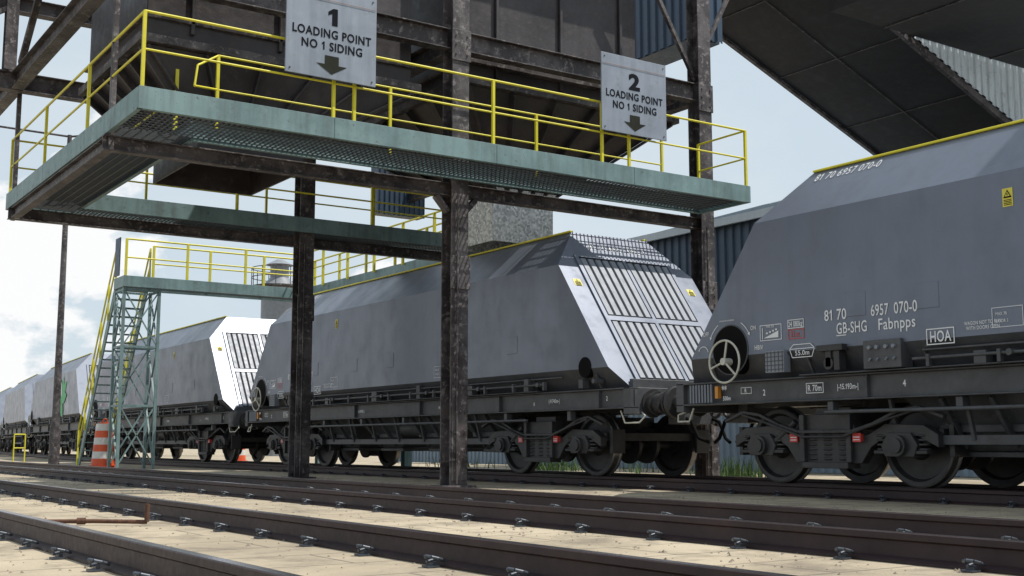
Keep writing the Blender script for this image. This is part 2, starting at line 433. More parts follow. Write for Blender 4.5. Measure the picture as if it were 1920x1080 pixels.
    for s in (-1,1):
        for x in (-.87,.87):
            m=M(); e=s*(L-.48)
            m.cyl((x,e,1.20),(x,e+s*.03,1.20),.20,20)
            m.cyl((x,e+s*.03,1.20),(x,e+s*.10,1.20),.15,20)
            m.cyl((x,e+s*.10,1.20),(x,e+s*.13,1.20),.17,20)
            m.cyl((x,e+s*.13,1.20),(x,e+s*.26,1.20),.135,20)
            m.cyl((x,e+s*.26,1.20),(x,e+s*.29,1.20),.155,20)
            m.cyl((x,e+s*.29,1.20),(x,e+s*.42,1.20),.105,20)
            m.cyl((x,e+s*.42,1.20),(x,e+s*.47,1.20),.21,24,0,.225)
            m.obj('buffer',BOG,W)
        c=M(); e=s*(L-.46)
        c.box(-.06,.06,min(e,e+s*.3),max(e,e+s*.3),1.08,1.18)
        c.ring((0,e+s*.33,1.10),(1,0,0),.09,.025,14,6)
        c.obj('coupling',BOG,W)
        for q in (-1,1):
            c=M(); c.tube([(q*.25,e,1.0),(q*.27,e+s*.12,.95),(q*.26,e+s*.25,.72),(q*.2,e+s*.4,.66)],.025); c.obj('brake_hose',BLACK,W)
        for x in (-1,1):
            h=M()
            h.tube([(x*1.22,s*(L-.75),1.10),(x*1.22,s*(L-.66),.93),(x*1.18,s*(L-.40),.93),(x*1.12,s*(L-.34),1.02),(x*1.05,s*(L-.5),1.08)],.012)
            h.obj('shunter_handle',CREAM,W)
    for k in range(4):
        yc=-2.85+1.9*k
        d=M()
        d.frustum((-.62,.62,yc-.42,yc+.42),.56,(-1.02,1.02,yc-.88,yc+.88),1.16)
        for s in (-1,1):
            d.beam((s*.80,yc-.55,.80),(s*.80,yc+.55,.80),.05,.08)
            d.beam((s*1.12,yc-.3,1.12),(s*.72,yc-.3,.6),.05,.07); d.beam((s*1.12,yc+.3,1.12),(s*.72,yc+.3,.6),.05,.07)
        d.box(-.66,.66,yc-.46,yc+.46,.50,.555)
        d.obj('discharge_chute',FRAME,W,bevel=.006)
    gr=M()
    for s in (-1,1):
        gr.beam((s*.98,-3.9,.68),(s*.98,3.9,.68),.06,.10)
        for k in range(9):
            yy=-3.8+.95*k; gr.beam((s*1.0,yy,.68),(s*1.12,yy,1.13),.04,.05)
        gr.cyl((s*1.36,-5.2,1.53),(s*1.36,3.3,1.53),.018,7); gr.cyl((s*1.32,-5.6,1.62),(s*1.32,3.2,1.62),.013,7)
        gr.cyl((s*1.27,-4.6,1.00),(s*1.27,4.6,1.00),.022,8)
        for k in range(11):
            yy=-5.2+.83*k; gr.box(s*1.36-.03,s*1.36+.03,yy-.02,yy+.02,1.44,1.57)
        for yy,ww,hh in ((2.5,.07,.10),(.4,.1,.14),(-1.3,.06,.18),(-3.0,.12,.12),(-4.7,.06,.15),(-6.1,.05,.1)):
            gr.box(s*1.30-.06,s*1.30+.06,yy-ww,yy+ww,1.44,1.44+hh*1.3)
            gr.cyl((s*1.22,yy-.35,1.53),(s*1.40,yy-.35,1.53),.035,10)
        gr.cyl((s*.75,-.7,.93),(s*.75,.2,.93),.15,16)
        for k in range(7): gr.box(s*1.20-.05,s*1.20+.05,-5.7+1.7*k,-5.62+1.7*k,.98,1.12)
    gr.obj('brake_gear',FRAME,W,bevel=.003)
    gr=M()
    gr.box(-1.40,-1.20,3.42,3.92,1.45,1.76,0)
    for yy in (3.5,3.6,3.72,3.82):
        gr.cyl((-1.40,yy,1.68),(-1.43,yy,1.68),.022,10,1); gr.cyl((-1.40,yy,1.56),(-1.43,yy,1.54),.014,8,1)
    gr.obj('control_box',[FRAME,RIBM],W,bevel=.006)
    gr=M()
    gr.box(-1.44,-1.20,4.18,4.55,1.68,1.75,0); gr.box(-1.42,-1.30,4.24,4.32,1.46,1.68); gr.cyl((-1.42,4.40,1.54),(-1.25,4.40,1.54),.07,12)
    gr.box(-1.42,-1.40,4.36,4.44,1.5,1.68)
    gr.obj('valve_bracket',BOG,W,bevel=.003)
    mb=M(); mb.box(-1.405,-1.30,5.08,5.38,1.48,1.74,0)
    for k in range(5):
        mb.box(-1.409,-1.405,5.08+.06*k+.02,5.09+.06*k+.02,1.49,1.73,1)
        mb.box(-1.412,-1.4085,5.085,5.375,1.51+.05*k,1.52+.05*k,1)
    mb.obj('mesh_box',[RIBM,FRAME],W)
    yc=6.02
    hb=M(); hb.cyl((-1.357,yc,1.80),(-1.10,yc,1.80),.30,36,0)  # flush black disc stands in for the shaded inside of the recess
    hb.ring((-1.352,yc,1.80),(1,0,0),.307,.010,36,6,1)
    hb.obj('handbrake_recess_shade',[BLACK,GREYD],W)
    hb=M(); hb.cyl((-1.357,-6.2,1.74),(-1.15,-6.2,1.74),.15,24,0); hb.obj('end_recess_shade',BLACK,W)  # small black disc, recess shade given as colour, nothing is cut
    hw=M()
    hw.ring((-1.46,yc,1.65),(1,0,0),.262,.014,36,8)
    hw.cyl((-1.49,yc,1.65),(-1.20,yc,1.65),.045,12)
    for k in range(3):
        a=math.radians(90+120*k+12); hw.cyl((-1.46,yc,1.65),(-1.46,yc+.262*math.cos(a),1.65+.262*math.sin(a)),.014,8)
    hw.obj('handbrake_wheel',CREAM,W)
    X=-1.357
    def tx(s,h,y,z,x=X,m=0,bold=.008,sx=.80,al='LEFT',sp=1.03,fit=None):
        t=M(); t.text(s,h,(x,y,z),NX,NZ,0,bold,sx,al,sp,fit); t.obj('lettering',[WHITE,REDL][m],W)
    def fb(t,y0,y1,z0,z1,x=X,tk=.008):
        t.box(x-.001,x,y0,y1,z0,z0+tk);t.box(x-.001,x,y0,y1,z1-tk,z1);t.box(x-.001,x,y0,y0+tk,z0+tk,z1-tk);t.box(x-.001,x,y1-tk,y1,z0+tk,z1-tk)
    def frame(y0,y1,z0,z1,x=X,tk=.008,m=0,ex=None):
        t=M(); fb(t,y0,y1,z0,z1,x,tk)
        if ex: ex(t)
        t.obj('marking_frame',[WHITE,REDL][m],W)
    tx('81 70',.12,4.49,2.03,fit=.32); tx('GB-SHG',.12,4.32,1.87,fit=.43)
    t=M(); t.box(X-.001,X,4.18,4.32,1.845,1.855); t.obj('lettering',WHITE,W)
    tx('6957',.12,3.83,2.03,fit=.24); tx(num,.12,3.52,2.03,fit=.30); tx('Fabnpps',.12,3.74,1.87,fit=.49)
    tx('HOA',.11,3.08,1.69,bold=.015,fit=.26); frame(2.78,3.12,1.66,1.83,tk=.011)
    tx('WAGON NOT TO RUN',.036,2.66,1.83,fit=.42); tx('WITH DOORS OPEN',.036,2.64,1.78,fit=.38)
    def ex(t):
        t.add([(X-.001,5.44,1.90),(X-.001,5.2,1.90),(X-.001,5.2,1.98)],[(0,1,2)]); t.box(X-.001,X,5.455,5.465,1.89,2.03)
        for k in range(4): t.box(X-.001,X,5.22+.05*k,5.25+.05*k,1.985-.012*k,2.005-.012*k)
    frame(5.15,5.50,1.87,2.06,ex=ex); tx('MAX 335',.028,5.40,2.025)
    frame(4.80,5.05,1.985,2.09); tx('24 080kg',.065,5.04,2.005,fit=.22); frame(4.80,5.05,1.86,1.975,m=1); tx('33.nt',.065,5.01,1.885,m=1,fit=.14)
    t=M(); XF=X-.012
    def ln(a,b2):
        (ya,za),(yb2,zb2)=a,b2; d=Vector((yb2-ya,zb2-za)).normalized()*.0045; n=(-d.y,d.x)
        t.add([(XF,ya+n[0],za+n[1]),(XF,yb2+n[0],zb2+n[1]),(XF,yb2-n[0],zb2-n[1]),(XF,ya-n[0],za-n[1])],[(0,1,2,3)])
    S=[(4.98,1.64),(5.02,1.74),(4.96,1.79),(4.70,1.79),(4.64,1.74),(4.68,1.64)]
    for a,b2 in zip(S,S[1:]+S[:1]): ln(a,b2)
    ln(S[1],S[4]) ; t.obj('volume_symbol',WHITE,W); tx('55.0m',.055,4.95,1.665,fit=.22)
    tx('OFF',.05,6.50,2.0); tx('ON',.05,5.66,2.02); tx('HBIV',.055,5.60,1.77)
    tx('LOW RATED HANDBRAKE',.018,6.20,2.16)
    for (y0,z0,rr,a0,a1,dr) in ((6.02,1.80,.38,28,58,1),(6.02,1.80,.38,122,150,-1),(6.50,1.78,.09,30,170,1)):
        t=M(); n=8
        P=lambda a,q:(X-.001,y0+(rr+q)*math.cos(a),z0+(rr+q)*math.sin(a))
        for k in range(n):
            a=math.radians(a0+(a1-a0)*k/n);b2=math.radians(a0+(a1-a0)*(k+1)/n)
            t.add([P(a,-.005),P(a,.005),P(b2,.005),P(b2,-.005)],[(0,1,2,3)])
        ea=math.radians(a0 if dr>0 else a1); eb=math.radians((a0-6) if dr>0 else a1+6)
        t.add([P(ea,-.02),P(ea,.02),P(eb,0)],[(0,1,2)])
        t.obj('turn_arrow',WHITE,W)
    XS=-1.284
    def ts(s,h,y,z,m=0,fit=None): tx(s,h,y,z,x=XS,m=m,bold=.012,fit=fit)
    t=M(); t.box(XS-.008,XS+.05,6.32,6.375,1.21,1.36); t.obj('orange_reflector',AMB,W)
    ts('**',.09,6.26,1.27); ts('500m',.05,6.24,1.18); frame(5.74,5.92,1.25,1.33,XS,.006); ts('R',.05,5.86,1.265)
    frame(4.60,4.86,1.22,1.34,XS,.008); ts('R 70m',.07,4.84,1.245,fit=.21); ts('|-15.193m-|',.06,4.40,1.25,fit=.30); ts('2',.07,5.55,1.22); ts('4',.07,3.5,1.25)
    ts('|-9.743m-|',.055,-5.2,1.25); ts('2',.06,-6.6,1.25); ts('8',.05,-4.8,1.22)
    ts('HOPPER 1',.05,-1.9,1.24); ts('HOPPER 2',.05,1.2,1.24)
    d=Vector((.59,0,.62)).normalized(); o=Vector((-.76,0,3.95))-d*.21+Vector((-.72,0,.69)).normalized()*.008
    t=M(); t.text('81 70 6957 '+num,.13,(o.x,4.98,o.z),NX,d,0,.004,.7,'LEFT',1.1,fit=.98); t.obj('lettering',WHITE,W)
    dn=Vector((0,.592,.806)); q=Vector((0,-(L-ee(3.66)),3.66))+Vector((0,-.806,.592))*.006
    t=M(); t.text('81 70 6957 '+num,.13,q,(1,0,0),dn,0,.002,.85,'CENTER',1.1,fit=1.15); t.obj('lettering',WHITE,W)
    for (yy) in (-2.2,2.0): frame(yy,yy+.34,1.78,1.98,tk=.006); tx('MAX 70',.03,yy+.30,1.90); tx('DOOR 2',.03,yy+.30,1.83)
    st=M()
    for k in range(8): st.box(-1.288,-1.27,6.44+.055*k,6.462+.055*k,1.16,1.39)
    st.obj('end_grille',RIBM,W)
    def wl(c,xd,yd,nrm,w_=.115,h_=.185):
        k=M(); c=Vector(c);xd=Vector(xd);yd=Vector(yd);n=Vector(nrm)
        def R(x0,x1,y0,y1,o,m):
            k.add([c+xd*x0+yd*y0+n*o,c+xd*x1+yd*y0+n*o,c+xd*x1+yd*y1+n*o,c+xd*x0+yd*y1+n*o],[(0,1,2,3)],m)
        R(-w_/2,w_/2,-h_/2,h_/2,.003,0)
        k.add([c+xd*-w_*.4+yd*-.005+n*.006,c+xd*w_*.4+yd*-.005+n*.006,c+yd*h_*.42+n*.006],[(0,1,2)],1)
        k.add([c+xd*-w_*.25+yd*.010+n*.008,c+xd*w_*.25+yd*.010+n*.008,c+yd*h_*.31+n*.008],[(0,1,2)],0)
        R(-.005,.005,.018,h_*.22,.010,1)
        for q in range(4): R(-w_*.38,w_*.38,-h_*.16-.016*q,-h_*.16-.016*q+.007,.006,1)
        k.obj('warning_label',[YELL,BLACK],W)
    for yy in (2.1,-2.6): wl((-1.352,yy,3.06),(0,-1,0),(0,0,1),(-1,0,0))
    for xx in (-1.14,1.14): wl((xx,-(L-ee(3.05)),3.05),(1,0,0),dn,(0,-.806,.592),.14,.14)
    for s in (-1,1):
        yb=s*(L-2.875)
        B=M()
        for q in (-1,1):
            x0,x1=sorted((q*.98,q*1.10))
            top=[(-1.50,.60),(-1.50,.74),(-1.32,.84),(-.82,.86),(-.58,.74),(-.42,.74),(-.34,.98),(.34,.98),(.42,.74),(.58,.74),(.82,.86),(1.32,.84),(1.50,.74),(1.50,.60),(1.25,.72),(.85,.74),(.62,.60),(.48,.42),(-.48,.42),(-.62,.60),(-.85,.74),(-1.25,.72)]
            B.prism(top,'x',x0,x1)
            pts=[(-1.62,.92),(-1.3,1.03),(-1.02,.99),(-.70,.86),(-.40,.78),(0,.78),(.40,.78),(.70,.86),(1.02,.99),(1.3,1.03),(1.62,.92)]
            for (a,b2) in zip(pts[:-1],pts[1:]): B.beam((q*1.13,a[0],a[1]),(q*1.13,b2[0],b2[1]),.07,.04)
            for yy in (-.22,0,.22):
                for k in range(6): B.ring((q*1.04,yy,.47+.055*k),(0,0,1),.075,.018,14,6)
                B.cyl((q*1.04,yy,.44),(q*1.04,yy,.8),.05,10)
            B.box(*sorted((q*.95,q*1.17)),-.34,.34,.36,.43)
            B.box(*sorted((q*.95,q*1.16)),-.38,-.31,.43,.98); B.box(*sorted((q*.95,q*1.16)),.31,.38,.43,.98)
            for yy in (-1.025,1.025):
                B.cyl((q*.86,yy,.62),(q*1.19,yy,.62),.115,18); B.cyl((q*1.19,yy,.62),(q*1.215,yy,.62),.08,14)
                B.prism([(yy-.19,.50),(yy-.24,.62),(yy-.15,.76),(yy+.15,.76),(yy+.24,.62),(yy+.19,.50)],'x',*sorted((q*.93,q*1.14)))
                for d_ in (-.27,.27):
                    for k in range(4): B.ring((q*1.05,yy+d_,.58+.05*k),(0,0,1),.06,.016,12,6)
                    B.box(*sorted((q*.97,q*1.13)),yy+d_-.08,yy+d_+.08,.53,.57)
                B.box(*sorted((q*.70,q*.95)),yy-.56 if yy<0 else yy+.50,(yy-.50) if yy<0 else yy+.56,.50,.85)
            B.tube([(q*1.18,-1.3,1.0),(q*1.2,-.9,.9),(q*1.2,-.3,.72),(q*1.2,.3,.72),(q*1.2,.9,.9),(q*1.18,1.3,1.0)],.016)
            B.cyl((q*1.08,.5,.9),(q*1.08,.9,.62),.04,10)
        B.box(-1.0,1.0,-.26,.26,.80,1.06)
        B.box(-.98,.98,-1.48,-1.42,.68,.80); B.box(-.98,.98,1.42,1.48,.68,.80)
        B.cyl((0,0,1.04),(0,0,1.16),.3,20)
        bo=B.obj('bogie',BOG,W,loc=(0,yb,0),bevel=.006)
        for yy in (-.47,.47):
            lb=M()
            lb.box(-1.160,-1.155,yy-.06,yy+.06,.66,.76,0); lb.box(-1.163,-1.1605,yy-.045,yy+.045,.68,.69,1); lb.box(-1.163,-1.1605,yy-.045,yy+.045,.71,.72,1)
            lb.box(-1.155,-1.10,yy-.05,yy+.05,.67,.75,0)
            lb.obj('red_label',[REDL,WHITE],bo)
        for yy in (-1.025,1.025):
            ax=M(); ax.cyl((-.95,yy,.62),(.95,yy,.62),.085,16); ax.cyl((-.2,yy,.62),(-.14,yy,.62),.28,24); ax.cyl((.14,yy,.62),(.2,yy,.62),.28,24); ax.obj('axle',BOG,bo)
            for q in (-1,1):
                wh=M()
                P=[(-.02,0),(-.02,.13),(.05,.16),(.055,.365),(0,.395),(0,.44),(.012,.46),(.10,.463),(.112,.488),(.135,.485),(.135,.40),(.085,.37),(.085,.15),(.14,.13),(.14,0)]
                wh.lathe(P,(q*.82,0,0),(-q,0,0),48,[0,0,0,0,0,1,1,1,1,0,0,0,0,0])
                wh.obj('wheel',[WHEELM,TREAD],bo,loc=(0,yy,.62))
    return W
W1=build_wagon('070-0','grey bogie hopper wagon, number 070-0, cream handbrake wheel')
W1.location=(11.9,12.4-L,0)
W2=build_wagon('092-1','grey bogie hopper wagon with ribbed sloping end, under loading gantry')
W2.location=(11.9,12.4+L,0)
pts=[(11.9,27.6),(12.25,42.8),(13.6,57.9),(15.4,73.0),(17.2,88.1),(19.0,103.2),(20.8,118.3)]
ws=[]
for k,(a,b) in enumerate(zip(pts[:-1],pts[1:])):
    skip=() if k==0 else ('lettering','marking_frame','volume_symbol','turn_arrow','warning_label','red_label','inspection_plate','mesh_box','end_recess_shade','orange_reflector','end_grille','valve_bracket')
    w_=copytree(W2,None,skip); w_.location=((a[0]+b[0])/2,(a[1]+b[1])/2,0)
    w_.rotation_euler=(0,0,-math.atan2(b[0]-a[0],b[1]-a[1])); ws.append(w_)
    w_['label']='grey bogie hopper wagon with ribbed sloping end, coupled in line'
ws[1]['label']='grey hopper wagon with green leaf emblem on its side'
lf=M()
for k,(a,ln_,cy) in enumerate(((70,.98,.0),(40,1.1,.1),(108,1.0,-.1),(142,1.1,-.15),(12,.95,.15),(-60,.75,.0),(-120,.75,-.1))):
    a=math.radians(a);d=Vector((0,-math.cos(a)*1.6,math.sin(a)));n=Vector((0,-d.z*1.4,d.y*.7))
    o=Vector((-1.36-.003*k,cy-2.4,2.28)); N=8
    vs=[o+d*(ln_*i/N)+n*(.2*math.sin(math.pi*i/N)) for i in range(N+1)]+[o+d*(ln_*i/N)-n*(.2*math.sin(math.pi*i/N)) for i in range(N-1,0,-1)]
    lf.add(vs,[list(range(len(vs)))],1 if k in (2,) else 0)
lf.obj('leaf_emblem',[GREENL,WHITE],ws[1])

# ------------------------------------------------------------------ gantry frame
G0=(9.3,15.4,0)
G=thing('loading_gantry','rusty dark steel frame standing over the sidings','gantry',G0)
for x in (9.3,14.4):
    for y in (15.4,21.0):
        c=M(); c.ibeam((x,y,0),(x,y,13.5),.30,.30,.022,0,(0,1,0))
        c.box(x-.25,x+.25,y-.25,y+.25,0,.03)
        c.box(x-.13,x+.13,y-.168,y-.151,.1,1.5)
        for k in range(5):
            for xx in (-.09,.09): c.cyl((x+xx,y-.168,.25+.28*k),(x+xx,y-.185,.25+.28*k),.016,6)
        for zz in (3.2,6.75,9.5): 
            c.box(x-.17,x+.17,y-.172,y-.151,zz-.25,zz+.25)
            for a in (-.1,.1):
                for b in (-.15,0,.15): c.cyl((x+a,y-.172,zz+b),(x+a,y-.19,zz+b),.015,6)
        c.cyl((x-.06,y-.19,0.05),(x-.06,y-.19,4.4),.018,8)
        c.obj('column',RUST,G,off=G0,bevel=.004)
def gb(p,q,w=.18,h=.2,name='beam',i=True,mt=None,up=(0,0,1)):
    c=M()
    if i: c.ibeam(p,q,w,h,.016,0,up)
    else: c.beam(p,q,w,h,0,up)
    return c.obj(name,mt or RUST,G,off=G0,bevel=.003)
gb((4.0,15.42,4.49),(14.4,15.42,4.49),.14,.20); gb((4.0,21.2,4.50),(14.4,21.2,4.50),.14,.20)
gb((4.1,15.50,4.50),(4.1,21.1,4.50),.14,.18)
gb((3.9,15.4,6.85),(9.14,15.4,6.85),.2,.32); gb((9.46,15.4,6.85),(14.24,15.4,6.85),.2,.32)
gb((1.0,21.1,6.75),(14.4,21.1,6.75),.2,.32); gb((1.0,21.1,8.1),(9.3,21.1,8.1),.2,.26)
gb((4.0,14.0,6.75),(4.0,26,6.75),.2,.30); gb((2.2,15,8.3),(2.2,26,8.3),.2,.30)
gb((9.3,15.6,6.85),(9.3,20.8,6.85),.2,.3); gb((14.4,15.6,6.85),(14.4,26.5,6.85),.2,.3)
gb((3.85,21.0,6.9),(3.85,21.0,12),.2,.2,'post',up=(0,1,0)); gb((2.2,21,6.9),(2.2,21,12),.2,.2,'post',up=(0,1,0))
gb((4.1,15.4,4.4),(4.1,15.4,12.0),.07,.07,'hanger',False); gb((4.1,21.3,4.4),(4.1,21.3,7),.07,.07,'hanger',False)
gb((2.2,21.0,8.0),(3.8,21.0,10.5),.1,.1,'brace',False); gb((2.0,21.0,6.8),(3.8,21.0,8.0),.08,.08,'brace',False); gb((4.0,20.8,7.0),(4.0,16,10.5),.1,.1,'brace',False)
gb((13.0,15.4,9.2),(14.3,15.4,7.1),.07,.07,'brace',False); gb((14.4,15.4,7.5),(15.6,15.4,9.6),.07,.07,'brace',False)
gb((8.95,15.4,4.37),(9.16,15.4,4.14),.10,.08,'brace',False); gb((9.44,15.4,4.14),(9.65,15.4,4.37),.10,.08,'brace',False)
gb((4.0,15.4,9.6),(14.4,15.4,9.6),.2,.32)

# ------------------------------------------------------------------ upper walkway ring
P0=(4.03,14.0,4.9)
def grating(m,x0,x1,y0,y1,z,along):
    if along=='x':
        n=int((x1-x0)/.075)
        for k in range(n): x=x0+.075*k; m.box(x,x+.016,y0,y1,z-.018,z)
        n=int((y1-y0)/.12)
        for k in range(n+1): y=y0+(y1-y0)*k/n; m.box(x0,x1,y-.010,y+.010,z-.026,z-.019)
    else:
        n=int((y1-y0)/.075)
        for k in range(n): y=y0+.075*k; m.box(x0,x1,y,y+.016,z-.018,z)
        n=int((x1-x0)/.12)
        for k in range(n+1): x=x0+(x1-x0)*k/n; m.box(x-.010,x+.010,y0,y1,z-.026,z-.019)
def fascia(m,p,q,z0=4.62,z1=4.9,inw=(0,1)):
    (x0,y0),(x1,y1)=p,q
    ix,iy=inw
    if abs(x1-x0)>abs(y1-y0):
        xa,xb=sorted((x0,x1))
        m.box(xa,xb,*sorted((y0,y0+iy*.012)),z0,z1)
        m.box(xa,xb,*sorted((y0+iy*.012,y0+iy*.06)),z0,z0+.012); m.box(xa,xb,*sorted((y0+iy*.012,y0+iy*.06)),z1-.012,z1)
    else:
        ya,yb=sorted((y0,y1))
        m.box(*sorted((x0,x0+ix*.012)),ya,yb,z0,z1)
        m.box(*sorted((x0+ix*.012,x0+ix*.06)),ya,yb,z0,z0+.012); m.box(*sorted((x0+ix*.012,x0+ix*.06)),ya,yb,z1-.012,z1)
def railing(m,path,z=4.9,h=.95,sp=2.5,post=.02,lo=.06,rr=.016):
    first=True
    for (a,b) in zip(path[:-1],path[1:]):
        A=Vector((a[0],a[1],a[2] if len(a)>2 else z));B=Vector((b[0],b[1],b[2] if len(b)>2 else z))
        ln=(B-A).length; n=max(1,round(ln/sp))
        for k in range(0 if first else 1,n+1):
            P=A.lerp(B,k/n); m.box(P.x-post,P.x+post,P.y-post,P.y+post,P.z-lo,P.z+h+.005)
        first=False
        up=Vector((0,0,h)); m.cyl(A+up,B+up,rr,8); m.cyl(A+up*.5,B+up*.5,rr*.85,8)
WK=thing('walkway_platform','teal steel walkway ring with yellow railings under gantry bins','walkway',P0)
XR=14.2; YI=15.24; XI=5.12; ZG=4.695
f=M()
fascia(f,(4.03,14.0),(XR,14.0),inw=(0,1)); fascia(f,(XI,YI),(XR,YI),inw=(0,-1))
fascia(f,(XR,14.013),(XR,YI-.013),inw=(-1,0))
fascia(f,(4.03,14.013),(4.03,21.6),inw=(1,0)); fascia(f,(XI,YI+.001),(XI,20.7),inw=(-1,0))
fascia(f,(XI,20.7),(13.5,20.7),inw=(0,1)); fascia(f,(4.043,21.6),(14.3,21.6),inw=(0,-1))
for x in (6.6,9.15,11.7): f.box(x-.004,x+.004,13.994,13.999,4.62,4.9)
f.obj('fascia',TEAL,WK,off=P0,bevel=.003)
gm=M(); grating(gm,4.05,XR-.02,14.02,YI-.02,ZG,'x'); grating(gm,4.05,XI-.02,YI,21.58,ZG,'y'); grating(gm,XI,13.4,20.72,21.58,ZG,'x')
gm.obj('grating_deck',GRATE,WK,off=P0)
r=M(); railing(r,[(XR-.05,15.19),(XR-.05,14.05),(4.08,14.05),(4.08,21.55),(13.4,21.55)],rr=.018)
for x in (6.9,11.1): r.box(x-.02,x+.02,14.03,14.07,4.84,5.855)
r.obj('outer_railing',YEL,WK,off=P0)
r=M(); railing(r,[(XR-.9,YI-.05),(XI+.3,YI-.05)],sp=2.6); r.tube([(XI+.3,YI-.05,5.85),(XI-.05,YI-.25,5.6),(XI-.1,YI-.3,5.3),(XI+.3,YI-.05,5.375)],.016)
railing(r,[(XI-.05,YI+.6),(XI-.05,20.75),(13.4,20.75)],sp=2.6,lo=0,rr=.02,post=.024)
r.obj('inner_railing',YEL,WK,off=P0)

# second walkway + stairs
P1=(8.6,30.5,4.9)
WA=thing('access_walkway','teal access walkway with yellow railings over the train','walkway',P1)
f=M()
fascia(f,(8.6,30.5),(13.5,30.5),inw=(0,1)); fascia(f,(8.6,31.4),(14.3,31.4),inw=(0,-1)); fascia(f,(8.6,30.513),(8.6,31.388),inw=(1,0))
fascia(f,(13.5,21.62),(13.5,30.49),inw=(1,0)); fascia(f,(14.3,21.62),(14.3,31.38),inw=(-1,0))
f.obj('fascia',TEAL,WA,off=P1,bevel=.003)
gm=M(); grating(gm,8.62,14.2,30.53,31.37,ZG,'x'); grating(gm,13.52,14.28,21.7,30.5,ZG,'y'); gm.obj('grating_deck',GRATE,WA,off=P1)
r=M(); railing(r,[(9.6,31.35),(14.25,31.35),(14.25,21.7)],sp=1.6,rr=.023,post=.028); railing(r,[(8.65,30.55),(13.45,30.55),(13.45,21.7)],sp=1.6,rr=.023,post=.028); 
r.obj('railing',YEL,WA,off=P1)
for (x,y) in ((14.35,26.0),(14.35,31.0)):
    c=M(); c.ibeam((x,y,0),(x,y,4.6),.2,.2,.015,0,(0,1,0)); c.obj('column',TEAL,WA,off=P1)
P2=(9.1,31,0)
ST=thing('stair_tower','teal lattice stair tower with steep steps and yellow handrails','stairs',P2)
m=M()
legs=[(8.65,30.6),(9.55,30.6),(8.65,31.35),(9.55,31.35)]
for (x,y) in legs: m.beam((x,y,0),(x,y,4.6),.07,.07)
for za,zb in ((0.1,1.6),(1.6,3.1),(3.1,4.55)):
    for (a,b) in ((0,1),(2,3),(0,2),(1,3)):
        A,B=legs[a],legs[b]
        m.beam((*A,za),(*B,zb),.04,.03); m.beam((*B,za),(*A,zb),.04,.03); m.beam((*A,zb),(*B,zb),.05,.05)
m.obj('lattice_tower',TEAL,ST,off=P2)
y0,y1=34.5,31.45
for x in (8.7,9.5):
    m=M(); m.beam((x,y0,.05),(x,y1,4.82),.04,.2)
    m.obj('stringer',TEAL,ST,off=P2,bevel=.003)
N=22
m=M()
for k in range(1,N):
    t=k/N; y=y0+(y1-y0)*t; z=4.85*t
    m.box(8.72,9.48,y-.11,y+.11,z,z+.03)
m.obj('steps',TEAL,ST,off=P2)
for x in (8.66,9.54):
    m=M()
    A=Vector((x,y0,.05));B=Vector((x,y1,4.82))
    for k in range(6):
        P=A.lerp(B,k/5); m.box(x-.02,x+.02,P.y-.02,P.y+.02,P.z,P.z+.98)
    for h in (.98,.5): m.cyl(A+Vector((0,0,h)),B+Vector((0,0,h)),.023,8)
    m.obj('handrail',YEL,ST,off=P2)
m=M(); m.box(8.60,8.63,31.0,31.4,4.95,5.95); m.obj('side_panel',BLUE,ST,off=P2)

# ------------------------------------------------------------------ storage bins
def bin_(lab,box,zr,ztop,outlet,zo,zb,upper=None,chute_mat=RUST2):
    x0,x1,y0,y1=box
    loc=((x0+x1)/2,(y0+y1)/2,zb)
    T=thing('storage_bin',lab,'hopper',loc,group='steel storage bins above the sidings')
    m=M(); u=upper or box
    m.box(*u,zr,ztop)
    k=u[0]+.6
    while k<u[1]: m.box(k,k+.06,u[2]-.06,u[2]-.002,zr+.1,ztop); k+=1.3
    m.obj('bin_wall',RUST2,T,off=loc,bevel=.01)
    m=M()
    m.box(x0-.12,x1+.12,y0-.12,y1+.12,zr-.12,zr-.004); m.box(x0-.06,x1+.06,y0-.06,y1+.06,zr+.25,zr+.32)
    m.obj('rim_flange',RUST,T,off=loc,bevel=.005)
    m=M(); ox0,ox1,oy0,oy1=outlet
    m.frustum(outlet,zo,box,zr-.125)
    nx=int((x1-x0)/.75); 
    for k in range(nx+1):
        t=k/nx
        a=Vector((x0+(x1-x0)*t,y0,zr-.13)); b=Vector((ox0+(ox1-ox0)*t,oy0,zo)); n=Vector((0,-.05,-.02)); m.beam(a+n,b+n,.03,.12,0,(0,-1,0))
        a=Vector((x0,y0+(y1-y0)*t,zr-.13)); b=Vector((ox0,oy0+(oy1-oy0)*t,zo)); n=Vector((-.05,0,-.02)); m.beam(a+n,b+n,.03,.12,0,(-1,0,0))
    m.obj('sloped_hopper',RUST2,T,off=loc,bevel=.004)
    m=M()
    t=.03
    for (a,b,c,d) in ((ox0,ox1,oy0,oy0+t),(ox0,ox1,oy1-t,oy1),(ox0,ox0+t,oy0+t,oy1-t),(ox1-t,ox1,oy0+t,oy1-t)): m.box(a,b,c,d,zb,zo+.02)
    m.box(ox0-.05,ox1+.05,oy0-.05,oy1+.05,zo-.02,zo+.05)
    m.obj('outlet_chute',chute_mat,T,off=loc,bevel=.004)
bin_('brown rusty storage bin with ribbed hopper and square outlet',(4.6,8.7,15.75,18.7),6.15,10.5,(5.45,7.05,16.0,18.0),5.05,4.6,chute_mat=RUST2)
bin_('brown rusty storage bin with galvanised chute over the train',(9.7,14.0,15.75,20.3),6.45,11,(11.15,12.45,17.2,18.5),5.05,4.15,upper=(9.7,13.3,15.85,20.2),chute_mat=GALV)

